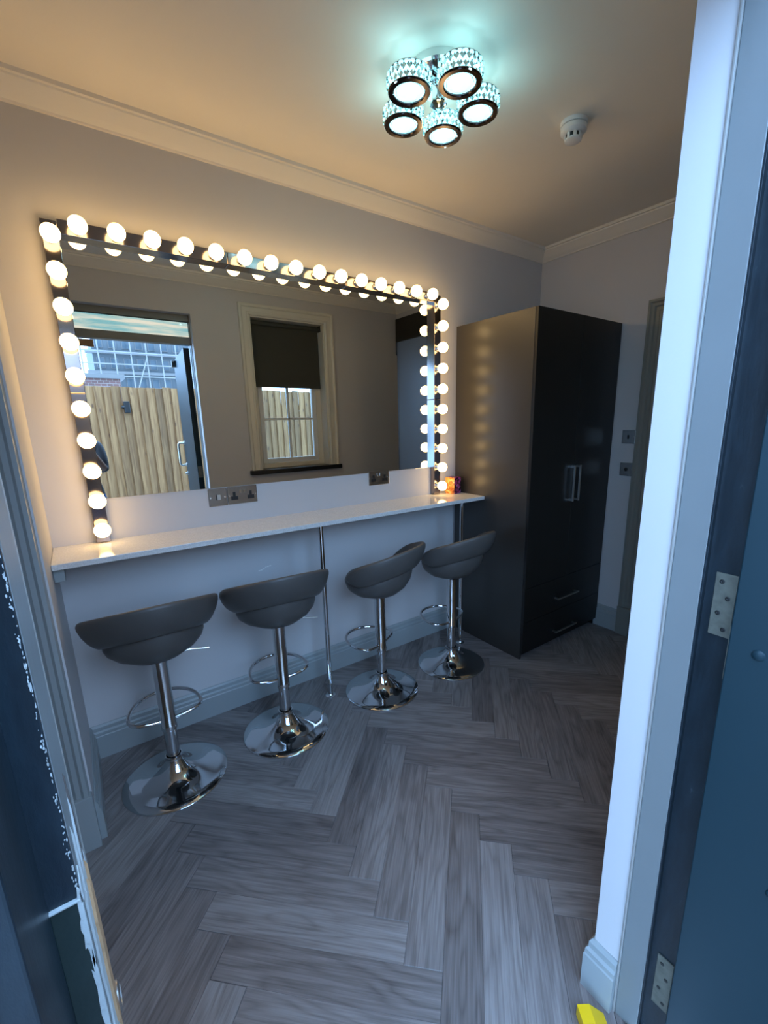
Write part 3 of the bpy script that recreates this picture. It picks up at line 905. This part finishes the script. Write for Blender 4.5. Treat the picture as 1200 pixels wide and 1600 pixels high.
s = thing('light_switch', 'upper dark square switch beside the inner door', 'switch', (XR - .0005, -.743, 1.347), -PI / 2); switch_plate(s, True)
s = thing('dimmer_switch', 'lower dark square plate with round knob beside the inner door', 'switch', (XR - .0005, -.748, 1.138), -PI / 2); switch_plate(s, True, True)

# ================================================================== CARTON on the counter
bm = B(); box(bm, (-.036, -.036, 0), (.036, .036, .108), .001)
for f in bm.faces:
    if abs(f.normal.x) > .7: f.material_index = 1
bx = link('carton', bm, [M['print_a'], M['print_b']], None, False, (2.172, -.072, 1.0005), (0, 0, math.radians(10)))
tag(bx, 'small printed carton in black, magenta and orange at the counter end', 'box')

# ================================================================== WARDROBE
wr = thing('wardrobe', 'tall black two-door wardrobe with two drawers at the counter end', 'wardrobe', (0, 0, 0))
W0, W1, WDp, WH = WD0, WD1, .6216, 2.0464
bm = B()
box(bm, (W0, -WDp + .002, 0), (W0 + .018, -.020, WH), .0015); link('side_panel', bm, M['wardrobe_side'], wr)
bm = B(); box(bm, (W1 - .018, -WDp + .002, 0), (W1, -.020, WH), .0015); link('side_panel', bm, M['wardrobe'], wr)
bm = B(); box(bm, (W0 + .018, -WDp + .02, WH - .022), (W1 - .018, -.020, WH - .001)); link('top_panel', bm, M['wardrobe'], wr)
bm = B(); box(bm, (W0 + .018, -.026, .03), (W1 - .018, -.020, WH - .022)); link('back_panel', bm, M['wardrobe'], wr)
bm = B(); box(bm, (W0 + .018, -WDp + .03, 0), (W1 - .018, -WDp + .045, .045)); link('plinth', bm, M['wardrobe'], wr)
xm = (W0 + W1) / 2
F0, F1 = -WDp - .016, -WDp + .0015
for (a, b_, hx) in ((W0 + .0015, xm - .001, xm - .030), (xm + .001, W1 - .0015, xm + .030)):
    bm = B(); box(bm, (a, F0, .472), (b_, F1, WH), .001); d = link('door', bm, M['wardrobe'], wr)
    bm = B(); box(bm, (hx - .005, F0 - .032, .968), (hx + .005, F0 - .022, 1.190), .001)
    box(bm, (hx - .005, F0 - .023, 1.176), (hx + .005, F0, 1.188)); box(bm, (hx - .005, F0 - .023, .970), (hx + .005, F0, .982))
    link('handle', bm, M['steel'], d)
for (z0, z1, hz) in ((.250, .469, .340), (.048, .247, .108)):
    bm = B(); box(bm, (W0 + .0015, F0, z0), (W1 - .0015, F1, z1), .001); d = link('drawer', bm, M['wardrobe'], wr)
    bm = B(); box(bm, (xm - .118, F0 - .032, hz - .005), (xm + .118, F0 - .022, hz + .005), .001)
    for s in (-1, 1): box(bm, (xm + s * .106 - .006, F0 - .023, hz - .005), (xm + s * .106 + .006, F0, hz + .005))
    link('handle', bm, M['steel'], d)

# ================================================================== BAR STOOLS (local: faces +y, back at -y)
def stool():
    r = thing('bar_stool', '', 'bar stool')
    bm = B()
    lathe(bm, [(.2020, 0), (.2040, .002), (.2040, .006), (.2010, .009), (.17, .0150), (.14, .0205), (.115, .0275), (.092, .0375), (.072, .050), (.056, .064), (.044, .080), (.037, .093), (.0335, .102), (.0335, .106), (.0335, .112), (.029, .114)], 72, close=False)
    lathe(bm, [(.2020, 0.0005), (0, 0.0005)], 72, close=False)
    link('base', bm, M['chrome'], r, True)
    bm = B(); lathe(bm, [(.0255, .10), (.0255, .245)], 32); link('lower_column', bm, M['chrome'], r, True)
    bm = B(); lathe(bm, [(.0285, .238), (.0305, .240), (.0305, .262), (.0295, .264), (.0295, .585)], 32); link('upper_column', bm, M['chrome'], r, True)
    # foot ring: D loop held by the column, pointing to the front
    pts = []
    hw, dp = .138, .190
    for k in range(33):
        t = PI * k / 32
        pts.append((hw * math.cos(t), .035 + (dp) * math.sin(t) ** .9 * .92, .300))
    pts += [(-hw * .93, .012, .297), (-hw * .75, -.002, .292), (-.06, -.004, .285), (-.026, -.003, .282)]
    pts = [(.026, -.003, .282), (.06, -.004, .285), (hw * .75, -.002, .292), (hw * .93, .012, .297)] + pts
    bm = B(); tube(bm, pts, .0078, 10); link('foot_ring', bm, M['chrome'], r, True)
    # seat pan: shallow bowl whose rim climbs towards the back
    def lift(co):
        k = min(1, max(0, (co.z - .580) / .085))
        co.z += .40 * max(0.0, -co.y) * k ** .7
    bm = B()
    prof = [(0, .574), (.050, .576), (.100, .584), (.142, .602), (.168, .625), (.178, .649), (.179, .668), (.171, .684), (.150, .692), (.09, .690), (0, .686)]
    lathe(bm, prof, 56)
    for v in bm.verts: lift(v.co)
    st = link('seat', bm, M['leather'], r, 'all')
    bm = B()
    pp = []
    for k in range(48):
        t = 2 * PI * k / 48; v = Vector((.1785 * math.cos(t), .1785 * math.sin(t), .664)); lift(v); pp.append(v)
    tube(bm, pp, .0022, 6, True)
    link('piping', bm, M['piping'], st, 'all')
    # wrap-around back: flared band, blunt corners at its two ends
    bm = B(); rings = []
    nphi = 56; amax = math.radians(104)
    for i in range(nphi + 1):
        ph = -amax + 2 * amax * i / nphi
        zb = .662 + .40 * max(0.0, .18 * math.cos(ph))           # follows the seat rim
        zt = .782 + .38 * .235 * math.cos(ph)                     # flat, forward-sloping rim
        u = max(0.0, (abs(ph) - math.radians(70)) / (amax - math.radians(70)))
        e = math.sqrt(max(0.0, 1 - u * u))
        zt -= .045 * u ** 2.2
        h = (zt - zb) * (.12 + .88 * e)
        th = .0175 * (.45 + .55 * e)
        cx, cy = math.sin(ph), -math.cos(ph)
        ring = []
        for k in range(16):
            a = 2 * PI * k / 16
            ca, sa = math.cos(a), math.sin(a)
            s_ = .5 + .5 * math.copysign(abs(sa) ** .6, sa)
            off = th * math.copysign(abs(ca) ** .75, ca)
            z = zt - h * (1 - s_)
            g = (z - zb) / .128
            rad = .184 + .052 * g + .008 * math.sin(PI * min(1, max(0, g))) + off
            ring.append(bm.verts.new((rad * cx, rad * cy, z)))
        rings.append(ring)
    for A, Bq in zip(rings[:-1], rings[1:]):
        for k in range(16):
            l = (k + 1) % 16; bm.faces.new((A[k], A[l], Bq[l], Bq[k]))
    bm.faces.new(rings[0]); bm.faces.new(rings[-1][::-1])
    bmesh.ops.recalc_face_normals(bm, faces=bm.faces[:])
    link('backrest', bm, M['leather'], r, 'all')
    bm = B(); box(bm, (-.045, -.045, .566), (.045, .045, .580), .003); link('mounting_plate', bm, M['black'], r)
    bm = B(); tube(bm, [(.02, .0, .568), (.12, -.005, .566), (.165, -.008, .556), (.190, -.010, .552)], .0045, 8)
    link('lever', bm, M['steel'], r, True)
    return r
st = stool()
sp = [(.320, -.340, -1, 'bar stool nearest the entrance, at the left end of the counter'),
      (.818, -.343, -4, 'second bar stool from the left, left of the middle chrome leg'),
      (1.380, -.352, 22, 'third bar stool from the left, turned slightly, right of the middle leg'),
      (1.876, -.385, 8, 'bar stool farthest right, beside the black wardrobe')]
for i, (x, y, a, lab) in enumerate(sp):
    lab = 'grey leatherette chrome ' + lab
    if i == 0:
        st.location = (x, y, 0); st['label'] = lab; st['group'] = 'bar stools along the counter'; st.rotation_euler = (0, 0, math.radians(a))
    else:
        tree_copy(st, (x, y, 0), math.radians(a), lab, 'bar stools along the counter')

# ================================================================== CEILING LAMP
lp = thing('ceiling_light', 'chrome ceiling light with five glowing cut crystal rings', 'ceiling light', (1.36, -.848, H))
bm = B(); lathe(bm, [(.105, 0), (.105, -.022), (.098, -.028), (0, -.028)], 48); bmesh.ops.recalc_face_normals(bm, faces=bm.faces[:]); link('ceiling_plate', bm, M['chrome'], lp, True)
bm = B(); box(bm, (-.016, -.016, -.085), (.016, .016, -.026), .002); link('stem', bm, M['chrome'], lp)
bm = B()
lathe(bm, [(0, -.118), (.022, -.105), (.030, -.096), (.022, -.086), (0, -.086)], 8); bmesh.ops.recalc_face_normals(bm, faces=bm.faces[:]); link('centre_crystal', bm, M['crystal'], lp)
RZ = -.062
for k in range(5):
    a = math.radians(-36 + 72 * k - 66)
    cx, cy = .139 * math.cos(a), .139 * math.sin(a)
    bm = B()      # chrome arm
    tube(bm, [(.014 * math.cos(a), .014 * math.sin(a), -.04), (cx * .8, cy * .8, -.048), (cx, cy, -.055)], .006, 8)
    sh = link('lamp_arm', bm, M['chrome'], lp, True)
    # outer band: two staggered rows of cut crystals
    bm = B(); n = 20
    for row in range(2):
        z0 = -.078 - .021 * row
        for i in range(n):
            t = 2 * PI * (i + .5 * row) / n
            T = Matrix.Translation((cx, cy, 0)) @ Matrix.Rotation(t, 4, 'Z')
            v = [bm.verts.new(T @ Vector(c)) for c in ((.0635, -.0100, z0), (.0635, .0100, z0), (.0635, 0, z0 + .0125), (.0635, 0, z0 - .0125),
                                                      (.0745, -.0042, z0), (.0745, .0042, z0), (.0745, 0, z0 + .0055), (.0745, 0, z0 - .0055))]
            for f in ((0, 2, 1, 3), (4, 7, 5, 6), (0, 4, 6, 2), (2, 6, 5, 1), (1, 5, 7, 3), (3, 7, 4, 0)): bm.faces.new([v[q] for q in f])
    bmesh.ops.recalc_face_normals(bm, faces=bm.faces[:])
    o = link('crystal_band', bm, M['crystal'], sh)
    bm = B(); lathe(bm, [(.0600, -.068), (.0612, -.068), (.0612, -.112), (.0600, -.112)], 32, Matrix.Translation((cx, cy, 0))); link('led_ring', bm, M['led'], sh)
    for z_ in (-.0665, -.1125):
        bm = B(); lathe(bm, [(.060, z_), (.0700, z_), (.0700, z_ - .002), (.060, z_ - .002), (.060, z_)], 40, Matrix.Translation((cx, cy, 0)), close=False); bmesh.ops.recalc_face_normals(bm, faces=bm.faces[:]); link('metal_hoop', bm, M['chrome'], sh, True)
    # smoked trim ring facing down
    bm = B()
    lathe(bm, [(.060, -.113), (.0685, -.116), (.067, -.119), (.053, -.119), (.050, -.116), (.050, -.110)], 40, Matrix.Translation((cx, cy, 0)), close=False)
    bmesh.ops.recalc_face_normals(bm, faces=bm.faces[:]); link('trim_ring', bm, M['chrome_smoke'], sh, True)
    # faceted centre disc
    bm = B(); lathe(bm, [(0, -.106), (.020, -.106), (.046, -.113), (.041, -.118), (.024, -.124), (0, -.125)], 9, Matrix.Translation((cx, cy, 0)))
    bmesh.ops.recalc_face_normals(bm, faces=bm.faces[:]); link('crystal_disc', bm, M['crystal'], sh)
    bm = B(); lathe(bm, [(0, -.100), (.043, -.100), (.043, -.104), (0, -.104)], 24, Matrix.Translation((cx, cy, 0))); link('led_disc', bm, M['led'], sh)
    # added point light outside and below this ring, spreads its glow on the ceiling
    for q in range(1):
        l = bpy.data.lights.new('ring_fill_light', 'POINT'); l.energy = RING_FILL; l.color = LED_COL; l.shadow_soft_size = .006
        ob = bpy.data.objects.new('ring_fill_light', l); ob.location = (cx * 1.60, cy * 1.60, -.122); COL.objects.link(ob); ob.parent = sh

# ================================================================== SMOKE DETECTOR
sd = thing('smoke_detector', 'white round smoke detector on the ceiling', 'smoke detector', (1.985, -.955, H))
bm = B(); lathe(bm, [(.052, 0), (.052, -.012), (.050, -.014), (0, -.014)], 40); bmesh.ops.recalc_face_normals(bm, faces=bm.faces[:]); link('base', bm, M['white_gloss'], sd, True)
bm = B(); lathe(bm, [(.047, -.016), (.050, -.018), (.050, -.034), (.044, -.040), (.034, -.043), (0, -.043)], 40); bmesh.ops.recalc_face_normals(bm, faces=bm.faces[:]); link('housing', bm, M['white_gloss'], sd, True)
bm = B(); lathe(bm, [(.030, -.043), (.028, -.058), (0, -.058)], 32); bmesh.ops.recalc_face_normals(bm, faces=bm.faces[:]); link('sensor_chamber', bm, M['black'], sd, True)
bm = B()
for k in range(8):
    box(bm, (-.006, .029, -.060), (.006, .034, -.041), .001, mat=Matrix.Rotation(2 * PI * k / 8, 4, 'Z'))
lathe(bm, [(.033, -.058), (.033, -.064), (.028, -.067), (0, -.067)], 32)
bmesh.ops.recalc_face_normals(bm, faces=bm.faces[:]); link('cage', bm, M['white_gloss'], sd, True)

# ================================================================== YARD SEEN IN THE MIRROR
FY = -5.0
fn = thing('timber_fence', 'pale softwood feather-edge board fence across the yard', 'fence', (0, FY, -.06))
bm = B(); v = [bm.verts.new(c) for c in ((-.054, 0, 0), (.054, 0, 0), (.054, .006, 0), (-.054, .034, 0), (-.054, 0, 2.05), (.054, 0, 2.05), (.054, .006, 2.05), (-.054, .034, 2.05))]
for f in ((3, 2, 1, 0), (4, 5, 6, 7), (0, 1, 5, 4), (1, 2, 6, 5), (2, 3, 7, 6), (3, 0, 4, 7)): bm.faces.new([v[i] for i in f])
bo = link('board', bm, M['board'], fn, False, (-1.6, 0, 0))
rnd = random.Random(2)
for k in range(1, 66):
    c = bo.copy(); COL.objects.link(c); c.parent = fn
    c.location = (-1.6 + .102 * k, 0, rnd.uniform(-.012, .012)); c.rotation_euler = (0, rnd.uniform(-.004, .004), 0)
for z in (.3, 1.0, 1.75):
    bm = B(); box(bm, (-1.8, -.05, z), (5.2, -.002, z + .09)); link('rail', bm, M['board'], fn)
fx = thing('outdoor_wall_light', 'small black up and down light fixed to the fence', 'wall light', (.84, FY + .022, 1.73))
bm = B(); box(bm, (-.035, 0, -.075), (.035, .05, .075), .006); link('housing', bm, M['black'], fx)
bm = B(); lathe(bm, [(.022, -.02), (.022, .02)], 16, Matrix.Translation((-.045, .03, 0)) @ Matrix.Rotation(PI / 2, 4, 'Y')); link('sensor', bm, M['black'], fx, True)

# building under construction with scaffold (distance about 40 m)
BY = -42.0
bd = thing('apartment_building', 'pale blue apartment block under construction behind scaffolding', 'building')
bm = B(); box(bm, (2.5, BY - 10, -.2), (10.2, BY, 8.3)); link('core', bm, M['cladding'], bd)
for i in range(5):
    z = 1.0 + i * 1.55
    bm = B(); box(bm, (2.0, BY - .2, z), (10.6, BY + .55, z + .22)); link('floor_slab', bm, M['slab'], bd)
    for j in range(8):
        x = 2.70 + j * .94
        bm = B(); box(bm, (x, BY - .1, z + .45), (x + .56, BY + .05, z + 1.30)); wn = link('window', bm, M['slab'], bd)
        bm = B(); box(bm, (x + .05, BY + .05, z + .5), (x + .51, BY + .07, z + 1.25)); link('pane', bm, M['bwin'], wn)
sc = thing('scaffolding', 'silver tube scaffolding wrapped around the unfinished block', 'scaffold')
for i in range(9):
    x = 1.7 + i * 1.1
    bm = B(); lathe(bm, [(.05, -.1), (.05, 8.5)], 6, Matrix.Translation((x, BY + 1.5, 0))); link('standard', bm, M['scaf'], sc)
for i in range(9):
    z = .9 + i * .90
    bm = B(); lathe(bm, [(.045, 0), (.045, 9.4)], 6, Matrix.Translation((1.5, BY + 1.56, z)) @ Matrix.Rotation(PI / 2, 4, 'Y')); link('ledger', bm, M['scaf'], sc)
for i in range(4):
    bm = B(); tube(bm, [(1.7 + i * 2.2, BY + 1.62, .9), (3.9 + i * 2.2, BY + 1.62, 3.9 + (i % 2) * 3)], .045, 6); link('brace', bm, M['scaf'], sc)
# low brick outbuilding behind the fence at the left
bk = thing('brick_outbuilding', 'low red brick outbuilding behind the fence', 'building')
bm = B(); box(bm, (-2.0, -13.5, -.2), (1.35, -11.0, 2.62)); link('wall', bm, M['brick'], bk)
bm = B(); box(bm, (-2.1, -13.6, 2.62), (1.45, -10.9, 2.72), .01); link('roof_edge', bm, M['slab'], bk)

portal(((DX0 + DX1) / 2, YF - .02, 1.15), DX1 - DX0, 2.3)
portal(((WX0 + WX1) / 2, YF - .12, 1.5), WX1 - WX0, .85)

# ================================================================== THE PHOTOGRAPHER (standing outside the doorway, glimpsed in the mirror)
def skin_chain(verts, edges, radii, sub=2, root=0):
    me = bpy.data.meshes.new('tmp'); me.from_pydata(verts, edges, []); me.update()
    ob = bpy.data.objects.new('tmp', me); COL.objects.link(ob)
    md = ob.modifiers.new('skin', 'SKIN'); md.use_smooth_shade = True; md.branch_smoothing = .6
    for i, r_ in enumerate(radii):
        rx, ry = r_ if isinstance(r_, tuple) else (r_, r_)
        ob.data.skin_vertices[0].data[i].radius = (rx, ry)
        ob.data.skin_vertices[0].data[i].use_root = (i == root)
    sm = ob.modifiers.new('sub', 'SUBSURF'); sm.levels = sub; sm.render_levels = sub
    dg = bpy.context.evaluated_depsgraph_get(); dg.update()
    ev = ob.evaluated_get(dg)
    out = bpy.data.meshes.new_from_object(ev)
    bpy.data.objects.remove(ob); bpy.data.meshes.remove(me)
    return out
M['skin'] = simple('skin', (0.22, 0.11, 0.07), .5)
M['hair'] = simple('hair_dark', (0.02, 0.015, 0.012), .6, bump=.6, bscale=120)
M['jacket'] = simple('jacket_black', (0.02, 0.02, 0.024), .7, bump=.3, bscale=120)
M['jeans'] = simple('jeans_blue', (0.05, 0.10, 0.24), .8, bump=.3, bscale=200)
GX, GY, GZ = .200, -2.66, -.06
Vp = [(0, 0, .95), (0, .0, 1.12), (0, -.01, 1.32), (0, 0, 1.42), (0, .01, 1.50), (0, .03, 1.58), (0, .03, 1.67),       # 0-6 spine, head
      (.10, 0, .90), (.11, .01, .50), (.11, -.01, .09), (.12, .12, .03),                                               # 7-10 right leg
      (-.10, 0, .90), (-.11, .01, .50), (-.11, -.01, .09), (-.12, .12, .03),                                            # 11-14 left leg
      (.150, -.01, 1.40), (.165, .08, 1.16), (.050, .335, 1.40), (.018, .375, 1.46),                                     # 15-18 right arm
      (-.185, -.01, 1.40), (-.25, .08, 1.15), (-.110, .335, 1.40), (-.075, .375, 1.46)]                                  # 19-22 left arm
Ed = [(0, 1), (1, 2), (2, 3), (3, 4), (4, 5), (5, 6), (0, 7), (7, 8), (8, 9), (9, 10), (0, 11), (11, 12), (12, 13), (13, 14),
      (2, 15), (15, 16), (16, 17), (17, 18), (2, 19), (19, 20), (20, 21), (21, 22)]
Rd = [(.15, .11), (.135, .10), (.16, .11), (.075, .07), .052, (.075, .09), (.070, .085), .085, .060, .042, .036, .085, .060, .042, .036,
      .060, .046, .030, (.036, .018), .060, .046, .030, (.036, .018)]
me = skin_chain(Vp, Ed, Rd)
me.name = 'person'
for mm in (M['skin'], M['jacket'], M['jeans'], M['hair'], M['black']): me.materials.append(mm)
for f in me.polygons:
    c = f.center; i = 0
    hand = c.y > .13 and c.z > 1.1
    if c.z < .10: i = 4
    elif c.z < .95: i = 2
    elif hand or c.z > 1.47: i = 0
    else: i = 1
    f.material_index = i; f.use_smooth = True
pr = bpy.data.objects.new('person', me); COL.objects.link(pr)
pr.location = (GX, GY, GZ - .0)
tag(pr, 'person in dark jacket and blue trousers taking the picture, glimpsed in the mirror', 'person')
mn = min(v.co.z for v in me.vertices); pr.location.z = -.06 - mn
DZP = pr.location.z
def attach(me_, name, mats):
    me_.name = name
    for mm in mats: me_.materials.append(mm)
    for f in me_.polygons: f.use_smooth = True
    o = bpy.data.objects.new(name, me_); COL.objects.link(o); o.parent = pr; return o
# head details
bm = B(); bmesh.ops.create_uvsphere(bm, u_segments=24, v_segments=16, radius=1.0)
for v in bm.verts:
    v.co = Vector((v.co.x * .092, v.co.y * .108 + .018, v.co.z * .112 + 1.665))
    if v.co.y > .07 and v.co.z < 1.70: v.co.y = .07
link('hair', bm, M['hair'], pr, 'all')
bm = B(); bmesh.ops.create_cone(bm, cap_ends=True, segments=8, radius1=.018, radius2=.006, depth=.05, matrix=Matrix.Translation((0, .127, 1.612)) @ Matrix.Rotation(.4, 4, 'X')); link('nose', bm, M['skin'], pr, 'all')
for sx in (-1, 1):
    bm = B(); bmesh.ops.create_uvsphere(bm, u_segments=12, v_segments=8, radius=.011, matrix=Matrix.Translation((sx * .031, .108, 1.635))); link('eye', bm, M['white_gloss'], pr, 'all')
    bm = B(); bmesh.ops.create_uvsphere(bm, u_segments=12, v_segments=8, radius=1, matrix=Matrix.Translation((sx * .088, .02, 1.62)) @ Matrix.Diagonal((.010, .020, .032, 1))); link('ear', bm, M['skin'], pr, 'all')
bm = B(); bmesh.ops.create_uvsphere(bm, u_segments=12, v_segments=8, radius=1, matrix=Matrix.Translation((0, .110, 1.572)) @ Matrix.Diagonal((.026, .008, .007, 1))); link('mouth', bm, simple('lips', (.25, .09, .08), .5), pr, 'all')
# fingers curled round the phone edges
for sx, hx in ((1, .018), (-1, -.075)):
    for k in range(4):
        z = 1.435 + .021 * k; L_ = (.8, 1.0, .95, .8)[k]
        vs = [(hx, .365, z), (hx + sx * .006, .392, z), (hx - sx * .004, .408 + .004 * L_, z + .002), (hx - sx * .020 * L_, .414, z + .003)]
        attach(skin_chain(vs, [(0, 1), (1, 2), (2, 3)], [.0095, .009, .0085, .0075], 1), 'finger', [M['skin']])
    vs = [(hx, .355, 1.425), (hx - sx * .012, .374, 1.445), (hx - sx * .026, .380, 1.468)]
    attach(skin_chain(vs, [(0, 1), (1, 2)], [.012, .0105, .009], 1), 'thumb', [M['skin']])
ph = None
bm = B(); box(bm, (-.037, -.004, -.075), (.037, .004, .075), .003)
ph = link('phone', bm, M['black'], None, False, (CAMP.x + .004, CAMP.y - .034, CAMP.z - .045))
tag(ph, 'black phone held up by the person outside the doorway', 'phone')
